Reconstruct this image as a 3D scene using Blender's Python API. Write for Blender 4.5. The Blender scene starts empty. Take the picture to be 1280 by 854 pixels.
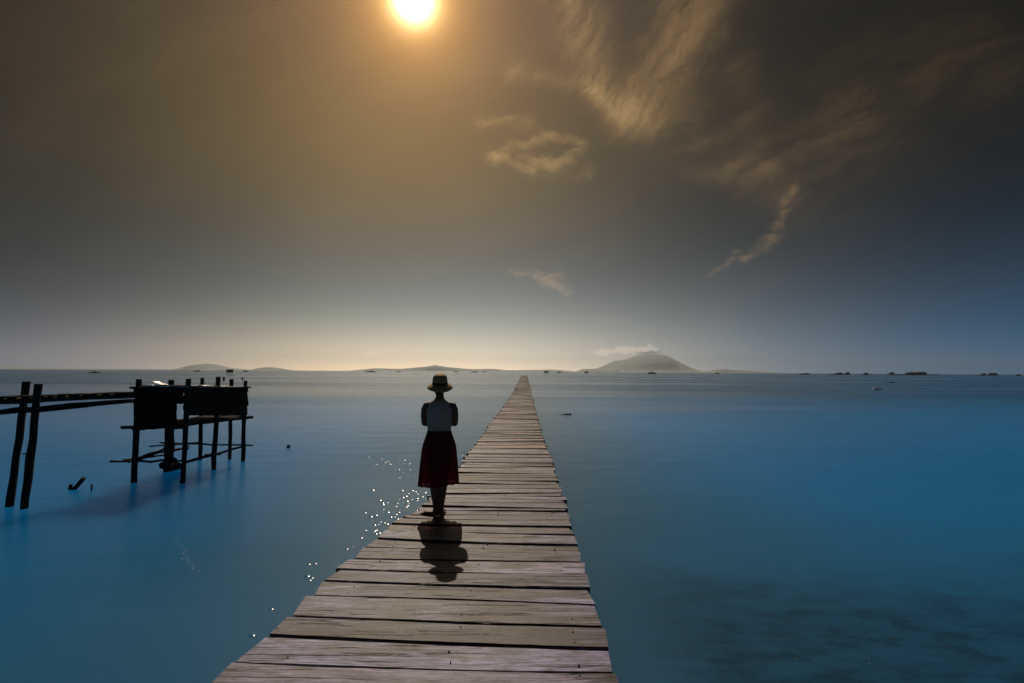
import bpy, bmesh, math, random
from mathutils import Vector, Matrix, noise

R = math.radians
random.seed(7)
S = bpy.context.scene
COL = S.collection

# ------------------------------------------------------------------ camera
DECK = 1.30                 # top of the deck above the water (water is z = 0)
CAMZ = DECK + 1.70
F = 604.0                   # focal length in photograph pixels (1280 wide)
PITCH, ROLL = 3.55, -0.31
cam = bpy.data.cameras.new("camera")
cam.sensor_width = 36.0
cam.lens = F * 36.0 / 1280.0
cam.clip_start, cam.clip_end = 0.05, 60000
co = bpy.data.objects.new("camera", cam)
co.location = (0, 0, CAMZ)
co.rotation_euler = (R(90 + PITCH), R(ROLL), 0)
COL.objects.link(co)
S.camera = co
CM = co.rotation_euler.to_matrix()


def ray(px, py):
    return (CM @ Vector(((px - 640) / F, (427 - py) / F, -1.0))).normalized()


def at_z(px, py, z=0.0):     # where the line of sight meets height z
    d = ray(px, py)
    t = (z - CAMZ) / d.z
    return Vector((d.x * t, d.y * t, z))


def at_y(px, py, y):         # where it meets the depth y
    d = ray(px, py)
    t = y / d.y
    return Vector((d.x * t, y, CAMZ + d.z * t))


# ------------------------------------------------------------------ light
SUN_AZ = -11.0
SUN_EL = 43.0
sl = bpy.data.lights.new("sun", "SUN")
sl.energy = 2.6
sl.angle = R(0.5)
sl.color = (1.0, 0.85, 0.66)
so = bpy.data.objects.new("sun", sl)
sdir = Vector((math.sin(R(SUN_AZ)) * math.cos(R(SUN_EL)), math.cos(R(SUN_AZ)) * math.cos(R(SUN_EL)), math.sin(R(SUN_EL))))
so.rotation_euler = sdir.to_track_quat("Z", "Y").to_euler()
COL.objects.link(so)

S.view_settings.view_transform = "Standard"
S.view_settings.look = "None"
S.view_settings.exposure = 0.0
S.view_settings.gamma = 1.0
S.cycles.volume_bounces = 0
S.cycles.max_bounces = 6
S.cycles.transparent_max_bounces = 12


# ------------------------------------------------------------------ node maths
class N:
    """A float socket with arithmetic."""
    nt = None

    def __init__(s, sock): s.s = sock

    @staticmethod
    def m(op, *a, clamp=False):
        n = N.nt.nodes.new("ShaderNodeMath"); n.operation = op; n.use_clamp = clamp
        for i, v in enumerate(a):
            if isinstance(v, N): N.nt.links.new(v.s, n.inputs[i])
            else: n.inputs[i].default_value = v
        return N(n.outputs[0])

    def __add__(a, b): return N.m("ADD", a, b)
    __radd__ = __add__
    def __sub__(a, b): return N.m("SUBTRACT", a, b)
    def __rsub__(a, b): return N.m("SUBTRACT", b, a)
    def __mul__(a, b): return N.m("MULTIPLY", a, b)
    __rmul__ = __mul__
    def __truediv__(a, b): return N.m("DIVIDE", a, b)
    def __neg__(a): return N.m("MULTIPLY", a, -1.0)
    def exp(a): return N.m("EXPONENT", a)
    def pow(a, b): return N.m("POWER", a, b)
    def abs(a): return N.m("ABSOLUTE", a)
    def max(a, b): return N.m("MAXIMUM", a, b)
    def min(a, b): return N.m("MINIMUM", a, b)


def smooth(x, a, b, lo=0.0, hi=1.0):
    n = N.nt.nodes.new("ShaderNodeMapRange"); n.interpolation_type = "SMOOTHSTEP"
    N.nt.links.new(x.s, n.inputs[0])
    for i, v in enumerate((a, b, lo, hi)): n.inputs[1 + i].default_value = v
    return N(n.outputs[0])


def vmath(op, a, b=None, scale=None, out=0):
    n = N.nt.nodes.new("ShaderNodeVectorMath"); n.operation = op
    for i, v in enumerate((a, b)):
        if v is None: continue
        if isinstance(v, (tuple, list, Vector)): n.inputs[i].default_value = v
        else: N.nt.links.new(v, n.inputs[i])
    if scale is not None:
        if isinstance(scale, N): N.nt.links.new(scale.s, n.inputs["Scale"])
        else: n.inputs["Scale"].default_value = scale
    return n.outputs[out]


def comb(x, y, z=0.0):
    n = N.nt.nodes.new("ShaderNodeCombineXYZ")
    for i, v in enumerate((x, y, z)):
        if isinstance(v, N): N.nt.links.new(v.s, n.inputs[i])
        else: n.inputs[i].default_value = v
    return n.outputs[0]


def tex_noise(vec, scale=1.0, detail=4.0, rough=0.55, dist=0.0, color=False):
    n = N.nt.nodes.new("ShaderNodeTexNoise")
    N.nt.links.new(vec, n.inputs["Vector"])
    n.inputs["Scale"].default_value = scale
    n.inputs["Detail"].default_value = detail
    n.inputs["Roughness"].default_value = rough
    n.inputs["Distortion"].default_value = dist
    return n.outputs["Color"] if color else N(n.outputs[0])


def mapped(vec, scale=(1, 1, 1), loc=(0, 0, 0), rot=(0, 0, 0)):
    n = N.nt.nodes.new("ShaderNodeMapping")
    N.nt.links.new(vec, n.inputs["Vector"])
    n.inputs["Location"].default_value = loc
    n.inputs["Rotation"].default_value = rot
    n.inputs["Scale"].default_value = scale
    return n.outputs[0]


def mixc(f, a, b, mode="MIX"):
    n = N.nt.nodes.new("ShaderNodeMix"); n.data_type = "RGBA"; n.blend_type = mode
    for i, v in ((0, f), (6, a), (7, b)):
        if isinstance(v, N): N.nt.links.new(v.s, n.inputs[i])
        elif isinstance(v, (int, float)): n.inputs[i].default_value = v
        elif isinstance(v, (tuple, list)): n.inputs[i].default_value = (*v[:3], 1)
        else: N.nt.links.new(v, n.inputs[i])
    return n.outputs[2]


def ramp(fac, stops, interp="LINEAR"):
    n = N.nt.nodes.new("ShaderNodeValToRGB"); cr = n.color_ramp; cr.interpolation = interp
    while len(cr.elements) < len(stops): cr.elements.new(0.5)
    for e, (p, c) in zip(cr.elements, stops):
        e.position = p; e.color = (*c, 1)
    N.nt.links.new(fac.s, n.inputs[0])
    return n.outputs[0]


def lin(r, g, b):            # 8-bit sRGB to linear
    f = lambda v: v / 12.92 / 255 if v <= 10.3 else ((v / 255 + 0.055) / 1.055) ** 2.4
    return (f(r), f(g), f(b))


# ------------------------------------------------------------------ sky
W = bpy.data.worlds.new("World")
S.world = W
W.use_nodes = True
nt = W.node_tree
N.nt = nt
bg = nt.nodes["Background"]
tc = nt.nodes.new("ShaderNodeTexCoord")
D = vmath("NORMALIZE", tc.outputs["Generated"])
sep = nt.nodes.new("ShaderNodeSeparateXYZ"); nt.links.new(D, sep.inputs[0])
dx, dy, dz = (N(o) for o in sep.outputs)
el = N.m("ARCSINE", dz) * 57.2958
az = N.m("ARCTAN2", dx, dy) * 57.2958
GLOW = ray(517, -2)
mu = N(vmath("DOT_PRODUCT", D, tuple(GLOW), out=1)).min(0.999999)
th = N.m("ARCCOSINE", mu) * 57.2958          # degrees away from the sun
e0 = el.max(0.0)

def add_light(sky, f, c):
    g_ = vmath("SCALE", tuple(c), scale=f)
    return g_ if sky is None else vmath("ADD", sky, g_)


def toward(sky, f, c):       # blend the sky towards a colour
    d_ = vmath("SUBTRACT", tuple(c), sky)
    return vmath("ADD", sky, vmath("SCALE", d_, scale=f))


def warp2(vec, scale, detail, rough, amount):   # two noises as a shift in u and v
    a_ = tex_noise(vec, scale, detail, rough)
    b_ = tex_noise(mapped(vec, (1, 1, 1), (3.7, 9.1, 2.3)), scale, detail, rough)
    return vmath("ADD", vec, vmath("SCALE", vmath("SUBTRACT", comb(a_, b_, 0.5), (0.5, 0.5, 0.5)), scale=amount))


azg = (-((az + 12.0) / 24.5).pow(2.0)).exp()
azw = (-((az - 8.0) / 24.0).pow(2.0)).exp()
rgt = smooth(az, 5.0, 50.0) * smooth(az, 110.0, 175.0, 1.0, 0.0)
lft = smooth(-az, 15.0, 52.0) * smooth(-az, 110.0, 175.0, 1.0, 0.0)
fall = lambda k: (-(e0 / k)).exp()
sky = None
sky = add_light(sky, fall(2.5) * azg, (1.45, 0.58, 0.10))          # cream band over the horizon under the sun
sky = add_light(sky, fall(2.5) * lft, (0.0, 0.0863, 0.2885))
sky = add_light(sky, fall(5.0) * azg, (0.3567, 0.6377, 0.3757))
sky = add_light(sky, fall(5.0) * rgt, (0.0, 0.135, 0.3177))            # clear blue away to the right
sky = add_light(sky, fall(9.0) * azg, (0.0, 0.0, 0.1747))
sky = add_light(sky, fall(6.0) * azw, (0.3284, 0.3559, 0.3644))
sky = add_light(sky, fall(5.0), (0.0, 0.004, 0.020))
sky = add_light(sky, (-((az + 14.0) / 23.0).pow(2.0)).exp() * (-((el - 23.0) / 13.0).pow(2.0)).exp(), (0.1080, 0.0660, 0.0))   # brown veil round the sun
sky = add_light(sky, (-(th / 7.0)).exp(), (0.4801, 0.1569, 0.0))
sky = add_light(sky, (-(th / 2.0)).exp(), (1.9, 1.05, 0.30))
sky = add_light(sky, (-(th / 0.76).pow(1.2)).exp(), (36.0, 26.0, 13.0))

# clouds drawn out by the wind, in the sky's own directions (gnomonic u, v)
dyc = dy.max(0.05)
u, v = dx / dyc, dz / dyc
P = comb(u, v)
Pw = warp2(P, 5.0, 5.0, 0.62, 0.075)
Pw = warp2(Pw, 22.0, 4.0, 0.6, 0.030)
Pw = vmath("MULTIPLY", Pw, (1, 1, 0))
front = smooth(dy, 0.1, 0.3)


def g(px, py):
    d = ray(px, py)
    return Vector((d.x / d.y, d.z / d.y, 0))


def stroke(vec, pts, w0, w1, amp):
    tot = None
    k = len(pts) - 1
    for i in range(k):
        a, b = g(*pts[i]), g(*pts[i + 1])
        ba = b - a
        pa = vmath("SUBTRACT", vec, tuple(a))
        h = N.m("MULTIPLY", N(vmath("DOT_PRODUCT", pa, tuple(ba / ba.length_squared), out=1)), 1.0, clamp=True)
        q = vmath("SUBTRACT", pa, vmath("SCALE", tuple(ba), scale=h))
        dist = N(vmath("LENGTH", q, out=1))
        w = (w0 + (w1 - w0) * (i + 0.5) / k) / F
        f = (-(dist / w).pow(2.0)).exp()
        tot = f if tot is None else tot.max(f)
    return tot * amp


def streaks(vec, ang, sx, sy, loc=(0, 0, 0), detail=9.0, rough=0.68):      # noise drawn out along an angle
    n = nt.nodes.new("ShaderNodeMapping"); n.vector_type = "TEXTURE"
    nt.links.new(vec, n.inputs["Vector"])
    n.inputs["Location"].default_value = loc
    n.inputs["Rotation"].default_value = (0, 0, R(ang))
    n.inputs["Scale"].default_value = (1 / sx, 1 / sy, 1)
    return tex_noise(n.outputs[0], 1.0, detail, rough, 0.3)


fibA = smooth(streaks(Pw, 57, 5.0, 20.0, (1, 2, 3)), 0.30, 0.78)
fibB = smooth(streaks(Pw, 27, 4.5, 17.0, (5, 1, 2)), 0.38, 0.74)
fine = smooth(streaks(Pw, 8, 14.0, 42.0, (2, 7, 1)), 0.32, 0.70)
fluff = tex_noise(P, 55.0, 4.0, 0.6)
A = stroke(Pw, [(884, -80), (862, 20), (836, 90), (800, 136)], 40, 30, 1.15)
A = A + stroke(Pw, [(700, -60), (726, 40), (744, 110), (775, 142), (806, 150)], 34, 18, 0.85)
A = A + stroke(Pw, [(724, 104), (748, 122), (770, 146)], 10, 13, 0.7)
A = A + stroke(Pw, [(640, 90), (690, 102), (722, 112)], 14, 14, 0.45)
B = stroke(Pw, [(780, 130), (850, 158), (895, 185), (945, 216)], 50, 26, 0.42)
B = B + stroke(Pw, [(1240, 70), (1130, 110), (1050, 142), (985, 182), (945, 215)], 74, 26, 0.30)
B = B + stroke(Pw, [(922, 90), (937, 140), (945, 190)], 26, 20, 0.34)
B = B + stroke(Pw, [(858, 217), (905, 215), (945, 222), (985, 252)], 10, 24, 0.45)
B = B + stroke(Pw, [(985, 250), (1030, 222), (1090, 175)], 36, 60, 0.25)
thin = stroke(Pw, [(990, 240), (976, 262), (966, 290), (952, 312), (930, 328)], 8.0, 5.0, 0.80)
thin = thin + stroke(Pw, [(926, 316), (914, 330), (884, 347)], 4.0, 3, 0.65)
thin = thin + stroke(Pw, [(618, 200), (642, 188), (680, 176), (712, 177), (726, 187), (712, 202), (680, 203), (650, 194)], 7, 6.0, 0.62)
thin = thin + stroke(Pw, [(612, 200), (660, 210)], 8, 6, 0.45)
thin = thin + stroke(Pw, [(600, 155), (640, 156), (668, 160)], 9, 8, 0.35) + stroke(Pw, [(665, 212), (735, 216)], 9, 8, 0.35)
thin = thin + stroke(Pw, [(636, 336), (668, 342), (682, 350), (706, 364)], 4, 7, 0.75) + stroke(Pw, [(672, 346), (704, 345)], 6, 4, 0.55)
veil = smooth(streaks(P, 20, 2.0, 5.0, (3, 3, 3), 6.0, 0.62), 0.40, 0.80)
cd = (A * (0.16 + 1.0 * fibA) + B * (0.30 + 0.80 * fibB) + thin * (0.10 + 1.30 * fine)) * front
cglow = 0.24 + 1.15 * (-(th / 22.0)).exp()
sky = add_light(sky, cd * cglow, (0.275, 0.165, 0.062))
sky = add_light(sky, veil * (-(th / 30.0)).exp(), (0.050, 0.033, 0.016))

# small cumulus over the far mountain
def puff(px, py, wu, wv, amp):
    c_ = g(px, py)
    q = vmath("MULTIPLY", vmath("SUBTRACT", Pc, tuple(c_)), (F / wu, F / wv, 0))
    return (-N(vmath("DOT_PRODUCT", q, q, out=1))).exp() * amp


Pc = vmath("ADD", P, vmath("SCALE", comb(fluff - 0.5, tex_noise(P, 75.0, 4.0, 0.6) - 0.5), scale=0.03))
cu = puff(752, 441, 17, 5, 0.8) + puff(785, 437.5, 22, 5, 1.0) + puff(812, 436, 14, 4, 0.9) + puff(466, 443, 20, 4, 0.6) + puff(606, 445, 8, 4, 0.6)
sky = add_light(sky, smooth(cu, 0.25, 0.85) * front, (0.22, 0.16, 0.115))
sky = toward(sky, smooth(puff(811, 441.5, 18, 3.2, 1.0), 0.3, 0.8) * front * 0.7, lin(92, 100, 108))
sky = toward(sky, smooth(dz, -0.02, -0.001, 1.0, 0.0), lin(40, 60, 72))

nish = nt.nodes.new("ShaderNodeTexSky"); nish.sky_type = "NISHITA"; nish.sun_disc = False
nish.sun_elevation = R(SUN_EL); nish.sun_rotation = R(SUN_AZ); nish.dust_density = 3.0
SKY_K = 1.0
sky = vmath("ADD", vmath("SCALE", sky, scale=10.0 * SKY_K), vmath("SCALE", nish.outputs[0], scale=0.003))
nt.links.new(sky, bg.inputs[0])
bg.inputs[1].default_value = 0.1


# ------------------------------------------------------------------ materials
def material(name):
    m = bpy.data.materials.new(name); m.use_nodes = True
    N.nt = m.node_tree
    return m, m.node_tree, m.node_tree.nodes["Principled BSDF"]


def setp(b, **k):
    for n, v in k.items():
        s = b.inputs[n.replace("_", " ")]
        if isinstance(v, N): N.nt.links.new(v.s, s)
        elif isinstance(v, (int, float)): s.default_value = v
        elif isinstance(v, tuple): s.default_value = (*v[:3], 1) if len(v) == 3 and s.type == "RGBA" else v
        else: N.nt.links.new(v, s)


def bump(height, strength, distance=0.01):
    n = N.nt.nodes.new("ShaderNodeBump"); n.inputs["Strength"].default_value = strength
    n.inputs["Distance"].default_value = distance
    N.nt.links.new(height.s, n.inputs["Height"])
    return n.outputs[0]


def coords(kind="Object"):
    return N.nt.nodes.new("ShaderNodeTexCoord").outputs[kind]


def wood_material(name, tinted=True, dark=False):
    m, t, b = material(name)
    oi = t.nodes.new("ShaderNodeObjectInfo")
    rnd = N(oi.outputs["Random"])
    c = coords()
    off = comb(rnd * 91.0, rnd * 37.0, rnd * 53.0)
    v = vmath("ADD", c, off)
    warp = vmath("SCALE", vmath("SUBTRACT", tex_noise(mapped(v, (1.1, 3.0, 3.0)), 1.0, 3.0, color=True), (0.5, 0.5, 0.5)), scale=0.10)
    vw = vmath("ADD", v, warp)
    grain = tex_noise(mapped(vw, (1.0, 24.0, 24.0)), 1.0, 6.0, 0.68)
    fibre = tex_noise(mapped(vw, (2.6, 80.0, 80.0)), 1.0, 5.0, 0.65)
    patch = tex_noise(mapped(v, (1.3, 5.0, 5.0)), 1.0, 4.0, 0.6)
    spots = tex_noise(mapped(v, (7.0, 14.0, 14.0)), 1.0, 5.0, 0.7)
    crack = smooth(tex_noise(mapped(vw, (0.8, 34.0, 34.0), (3, 7, 1)), 1.0, 3.0, 0.5), 0.34, 0.41)   # 0 in a crack
    knot = t.nodes.new("ShaderNodeTexVoronoi"); N.nt.links.new(mapped(vw, (1.6, 5.5, 0.01)), knot.inputs["Vector"]); knot.inputs["Scale"].default_value = 1.0
    kd = N(knot.outputs["Distance"])
    rings = N.m("SINE", kd * 70.0) * smooth(kd, 0.02, 0.30, 1.0, 0.0)
    kcore = smooth(kd, 0.02, 0.055)
    if dark:
        base = mixc(smooth(grain, 0.3, 0.7), (0.014, 0.011, 0.009), (0.038, 0.030, 0.024))
        rough = 0.85
    else:
        sx_ = t.nodes.new("ShaderNodeSeparateXYZ"); N.nt.links.new(c, sx_.inputs[0])
        endw = smooth(N(sx_.outputs[0]).abs(), 0.35, 1.0)       # board ends bleached by the weather
        grey = mixc(smooth(fibre, 0.38, 0.62), (0.095, 0.088, 0.145), (0.440, 0.400, 0.640))
        brown = mixc(smooth(grain * 0.6 + fibre * 0.4, 0.38, 0.62), (0.028, 0.020, 0.025), (0.200, 0.148, 0.178))
        base = mixc(smooth(patch + (grain - 0.5) * 0.9 + (rnd - 0.5) * 0.26 + endw * 0.10, 0.40, 0.58), brown, grey)
        base = mixc(smooth(spots, 0.50, 0.66) * 0.7, base, (0.075, 0.055, 0.048))
        base = mixc((rings * 0.5 + 0.5) * smooth(kd, 0.05, 0.28, 0.5, 0.0), base, (0.08, 0.055, 0.04))
        base = mixc(kcore, (0.03, 0.022, 0.018), base)
        base = mixc(crack, (0.025, 0.019, 0.016), base)
        base = mixc(1.0, base, oi.outputs["Color"], "MULTIPLY")
        isl = N(t.nodes.new("ShaderNodeNewGeometry").outputs["Random Per Island"])
        blot = tex_noise(mapped(v, (2.2, 7.0, 7.0), (8, 1, 4)), 1.0, 5.0, 0.65)
        base = vmath("SCALE", base, scale=(0.50 + 0.62 * isl) * smooth(blot, 0.32, 0.68, 0.55, 1.36))
        rough = 0.40 + 0.28 * grain
    h = grain * 0.5 + fibre * 0.5 + crack * 0.9 + rings * 0.06
    setp(b, Base_Color=base, Roughness=rough, Normal=bump(h, 0.8, 0.008))
    b.inputs["Specular IOR Level"].default_value = 0.12 if dark else 0.42
    return m


WOOD = wood_material("weathered_wood")
DARKWOOD = wood_material("wet_dark_wood", dark=True)


def simple(name, c, rough=0.7, var=0.25, scale=14.0, metal=0.0, spec=0.4):
    m, t, b = material(name)
    n = tex_noise(coords(), scale, 5.0, 0.6)
    base = mixc(smooth(n, 0.25, 0.75), tuple(x * (1 - var) for x in c), tuple(min(1, x * (1 + var)) for x in c))
    setp(b, Base_Color=base, Roughness=rough, Metallic=metal, Normal=bump(n, 0.25, 0.004))
    b.inputs["Specular IOR Level"].default_value = spec
    return m


SKIN = simple("skin", (0.22, 0.115, 0.072), 0.55, 0.12, 30)
HAIRM = simple("black_hair", (0.012, 0.010, 0.009), 0.5, 0.4, 60)
EYEM = simple("eye", (0.5, 0.48, 0.45), 0.2, 0.05)
TOPM = simple("grey_cotton", (0.60, 0.46, 0.39), 0.9, 0.08, 60)
NAILM = simple("rusty_nail", (0.030, 0.020, 0.016), 0.7, 0.4, 80)
BOATM = simple("dark_painted_hull", (0.035, 0.035, 0.036), 0.7, 0.3, 2)
ROCKM = simple("barnacled_stone", (0.030, 0.027, 0.023), 0.9, 0.4, 9)
FLOATM = simple("weathered_float", (0.05, 0.03, 0.02), 0.6, 0.3, 8)
PALEM = simple("pale_float", (0.62, 0.63, 0.62), 0.5, 0.15, 6)
FOAMM = simple("white_foam", (0.75, 0.77, 0.78), 0.8, 0.08, 50)
SHEETM = simple("dull_metal_sheet", (0.66, 0.64, 0.61), 0.33, 0.15, 5, 0.9)

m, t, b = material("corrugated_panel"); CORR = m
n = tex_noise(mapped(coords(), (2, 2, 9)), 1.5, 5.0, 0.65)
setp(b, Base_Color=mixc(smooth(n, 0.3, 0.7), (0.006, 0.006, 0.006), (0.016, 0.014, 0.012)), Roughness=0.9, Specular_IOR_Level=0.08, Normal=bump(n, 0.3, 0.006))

m, t, b = material("straw"); STRAW = m
c = coords()
weave = tex_noise(mapped(c, (60, 60, 260)), 1.0, 3.0, 0.6)
col = mixc(smooth(weave, 0.3, 0.7), (0.52, 0.34, 0.13), (0.82, 0.60, 0.30))
setp(b, Base_Color=col, Roughness=0.75, Normal=bump(weave, 0.4, 0.003))
tr = t.nodes.new("ShaderNodeBsdfTranslucent"); t.links.new(col, tr.inputs[0])
mx = t.nodes.new("ShaderNodeMixShader"); mx.inputs[0].default_value = 0.30
t.links.new(b.outputs[0], mx.inputs[1]); t.links.new(tr.outputs[0], mx.inputs[2]); t.links.new(mx.outputs[0], t.nodes["Material Output"].inputs[0])
HATBAND = simple("brown_ribbon", (0.030, 0.016, 0.010), 0.6, 0.2, 40)

m, t, b = material("red_skirt_cloth"); SKIRTM = m          # thin tulle: some light comes straight through, some is scattered
n = tex_noise(coords(), 90.0, 3.0)
col = mixc(smooth(n, 0.3, 0.7), (0.15, 0.009, 0.018), (0.24, 0.016, 0.030))
setp(b, Base_Color=col, Roughness=0.85)
tr = t.nodes.new("ShaderNodeBsdfTranslucent"); t.links.new(col, tr.inputs[0])
tp = t.nodes.new("ShaderNodeBsdfTransparent"); tp.inputs[0].default_value = (0.9, 0.30, 0.36, 1)
mx = t.nodes.new("ShaderNodeMixShader"); mx.inputs[0].default_value = 0.35
t.links.new(b.outputs[0], mx.inputs[1]); t.links.new(tr.outputs[0], mx.inputs[2])
my = t.nodes.new("ShaderNodeMixShader"); my.inputs[0].default_value = 0.06
t.links.new(mx.outputs[0], my.inputs[1]); t.links.new(tp.outputs[0], my.inputs[2]); t.links.new(my.outputs[0], t.nodes["Material Output"].inputs[0])

# sea: silty and shallow round the pier, reflected sky blue painted into the base colour, strongest further out; a long calm swell
def water_material(name, rough_gain=1.0, wavelet=False):
    m, t, b = material(name)
    geo = t.nodes.new("ShaderNodeNewGeometry").outputs["Position"]
    sp = t.nodes.new("ShaderNodeSeparateXYZ"); N.nt.links.new(geo, sp.inputs[0])
    x, y = N(sp.outputs[0]), N(sp.outputs[1])
    big = tex_noise(mapped(geo, (0.045, 0.10, 1.0)), 1.0, 4.0, 0.55)
    mid = tex_noise(mapped(geo, (0.22, 0.45, 1.0), (4, 2, 0)), 1.0, 4.0, 0.6)
    off_pier = smooth((x + 0.2).abs() + (mid - 0.5) * 3.0, 1.5, 9.5)
    outward = smooth(y + (big - 0.5) * 8.0 - x * 0.25, 3.0, 13.0)
    silt_sky = mixc(mid, (0.018, 0.120, 0.240), (0.030, 0.150, 0.300))
    sky_blue = mixc(smooth(big, 0.3, 0.7), (0.002, 0.180, 0.50), (0.005, 0.215, 0.60))
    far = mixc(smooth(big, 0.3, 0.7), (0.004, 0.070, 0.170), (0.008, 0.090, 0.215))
    c1 = mixc(off_pier * (0.25 + 0.75 * outward), silt_sky, sky_blue)
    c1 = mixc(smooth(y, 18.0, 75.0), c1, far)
    # weed and stones on the shallow bed by the pier
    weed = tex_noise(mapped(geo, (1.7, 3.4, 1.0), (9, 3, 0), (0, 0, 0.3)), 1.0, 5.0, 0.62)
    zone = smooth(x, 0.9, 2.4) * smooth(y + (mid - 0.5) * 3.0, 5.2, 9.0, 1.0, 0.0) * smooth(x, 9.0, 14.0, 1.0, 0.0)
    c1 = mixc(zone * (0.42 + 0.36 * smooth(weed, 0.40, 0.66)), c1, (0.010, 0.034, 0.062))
    calm = tex_noise(mapped(geo, (0.006, 0.035, 1.0), (2, 5, 0)), 1.0, 4.0, 0.55)
    rough = smooth(calm, 0.32, 0.68, 0.16, 0.28)
    wv = tex_noise(mapped(geo, (0.35, 1.1, 1.0)), 1.0, 3.0, 0.5)
    if wavelet:
        setp(b, Base_Color=c1, Roughness=0.16, IOR=1.33)
    else:
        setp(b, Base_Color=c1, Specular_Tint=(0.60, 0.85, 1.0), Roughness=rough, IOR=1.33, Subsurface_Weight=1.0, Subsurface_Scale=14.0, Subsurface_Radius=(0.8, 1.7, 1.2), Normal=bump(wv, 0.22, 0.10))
    return m


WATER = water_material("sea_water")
WAVELET = water_material("sea_wavelet", wavelet=True)

m, t, b = material("hazy_hill"); HILLM = m
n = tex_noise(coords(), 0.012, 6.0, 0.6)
setp(b, Base_Color=mixc(smooth(n, 0.35, 0.65), (0.36, 0.40, 0.43), (0.45, 0.48, 0.50)), Roughness=0.95)  # pale blue grey: part of the haze is put into the hills' colour

m, t, b = material("haze"); HAZEM = m
t.nodes.remove(b)
pv = t.nodes.new("ShaderNodeVolumePrincipled")
pv.inputs["Color"].default_value = (0.78, 0.91, 1.0, 1)
pv.inputs["Density"].default_value = 9.6e-5
pv.inputs["Anisotropy"].default_value = 0.68
t.links.new(pv.outputs[0], t.nodes["Material Output"].inputs["Volume"])


# ------------------------------------------------------------------ builders
def tag(o, label=None, cat=None, group=None, kind=None):
    if label: o["label"] = label
    if cat: o["category"] = cat
    if group: o["group"] = group
    if kind: o["kind"] = kind
    return o


def link(name, me, mat, parent=None, loc=None):
    o = bpy.data.objects.new(name, me)
    COL.objects.link(o)
    if mat is not None and not me.materials: me.materials.append(mat)
    if parent is not None: o.parent = parent
    if loc is not None: o.location = loc
    return o


def obj(name, bm, mat, parent=None, loc=None, smooth_=False):
    me = bpy.data.meshes.new(name)
    bmesh.ops.recalc_face_normals(bm, faces=bm.faces)
    if smooth_:
        for f in bm.faces: f.smooth = True
    bm.to_mesh(me); bm.free()
    return link(name, me, mat, parent, loc)


def empty(name, loc, label, cat, group=None, rz=0.0):
    o = bpy.data.objects.new(name, None)
    COL.objects.link(o)
    o.location = loc; o.rotation_euler = (0, 0, rz)
    o.empty_display_size = 0.2
    return tag(o, label, cat, group)


def rings(bm, rows, cap=True):
    """Loft closed rows of points (equal counts)."""
    vs = [[bm.verts.new(p) for p in r] for r in rows]
    n = len(vs[0])
    for a, b_ in zip(vs, vs[1:]):
        for i in range(n):
            bm.faces.new((a[i], a[(i + 1) % n], b_[(i + 1) % n], b_[i]))
    if cap:
        bm.faces.new(vs[0][::-1]); bm.faces.new(vs[-1])
    return vs


def tube(bm, pts, rad, seg=8, jitter=0.0, flat=1.0):
    pts = [Vector(p) for p in pts]
    if not isinstance(rad, (list, tuple)): rad = [rad] * len(pts)
    rows = []
    up = None
    for i, p in enumerate(pts):
        d = (pts[min(i + 1, len(pts) - 1)] - pts[max(i - 1, 0)]).normalized()
        if up is None:
            up = d.orthogonal().normalized() if abs(d.z) > 0.9 else Vector((0, 0, 1))
        s = d.cross(up).normalized(); up = s.cross(d).normalized()
        row = []
        for k in range(seg):
            a = 2 * math.pi * k / seg
            r = rad[i] * (1 + random.uniform(-jitter, jitter))
            row.append(p + s * (math.cos(a) * r) + up * (math.sin(a) * r * flat))
        rows.append(row)
    rings(bm, rows)
    return bm


def log(p, q, r0, r1=None, n=6, bend=0.02, jitter=0.10, seg=8):
    """A rough pole from p to q."""
    p, q = Vector(p), Vector(q)
    r1 = r0 if r1 is None else r1
    bm = bmesh.new()
    pts, rad = [], []
    for i in range(n + 1):
        f = i / n
        k = math.sin(math.pi * f) if 0 < i < n else 0.0
        pts.append(p.lerp(q, f) + Vector((random.uniform(-1, 1), random.uniform(-1, 1), random.uniform(-1, 1))) * bend * k)
        rad.append((r0 + (r1 - r0) * f) * random.uniform(0.92, 1.08))
    tube(bm, pts, rad, seg, jitter)
    return bm


def box(bm, lo, hi, mtx=None):
    vs = [bm.verts.new((x, y, z)) for x in (lo[0], hi[0]) for y in (lo[1], hi[1]) for z in (lo[2], hi[2])]
    for f in ((0, 1, 3, 2), (4, 6, 7, 5), (0, 4, 5, 1), (2, 3, 7, 6), (0, 2, 6, 4), (1, 5, 7, 3)):
        bm.faces.new([vs[i] for i in f])
    if mtx is not None:
        for v_ in vs: v_.co = mtx @ v_.co
    return bm


# ------------------------------------------------------------------ sea, hills, haze
bm = bmesh.new()
rad_list = [0.0, 6, 20, 60, 200, 700, 2500, 8500]
prev = None
for r in rad_list:
    if r == 0.0:
        prev = [bm.verts.new((0, 0, 0))]; continue
    row = [bm.verts.new((r * math.cos(2 * math.pi * k / 96), r * math.sin(2 * math.pi * k / 96), 0)) for k in range(96)]
    for k in range(96):
        j = (k + 1) % 96
        if len(prev) == 1: bm.faces.new((prev[0], row[k], row[j]))
        else: bm.faces.new((prev[k], row[k], row[j], prev[j]))
    prev = row
tag(obj("sea", bm, WATER), "calm blue grey sea spreading to the horizon", None, None, "structure")


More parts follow.
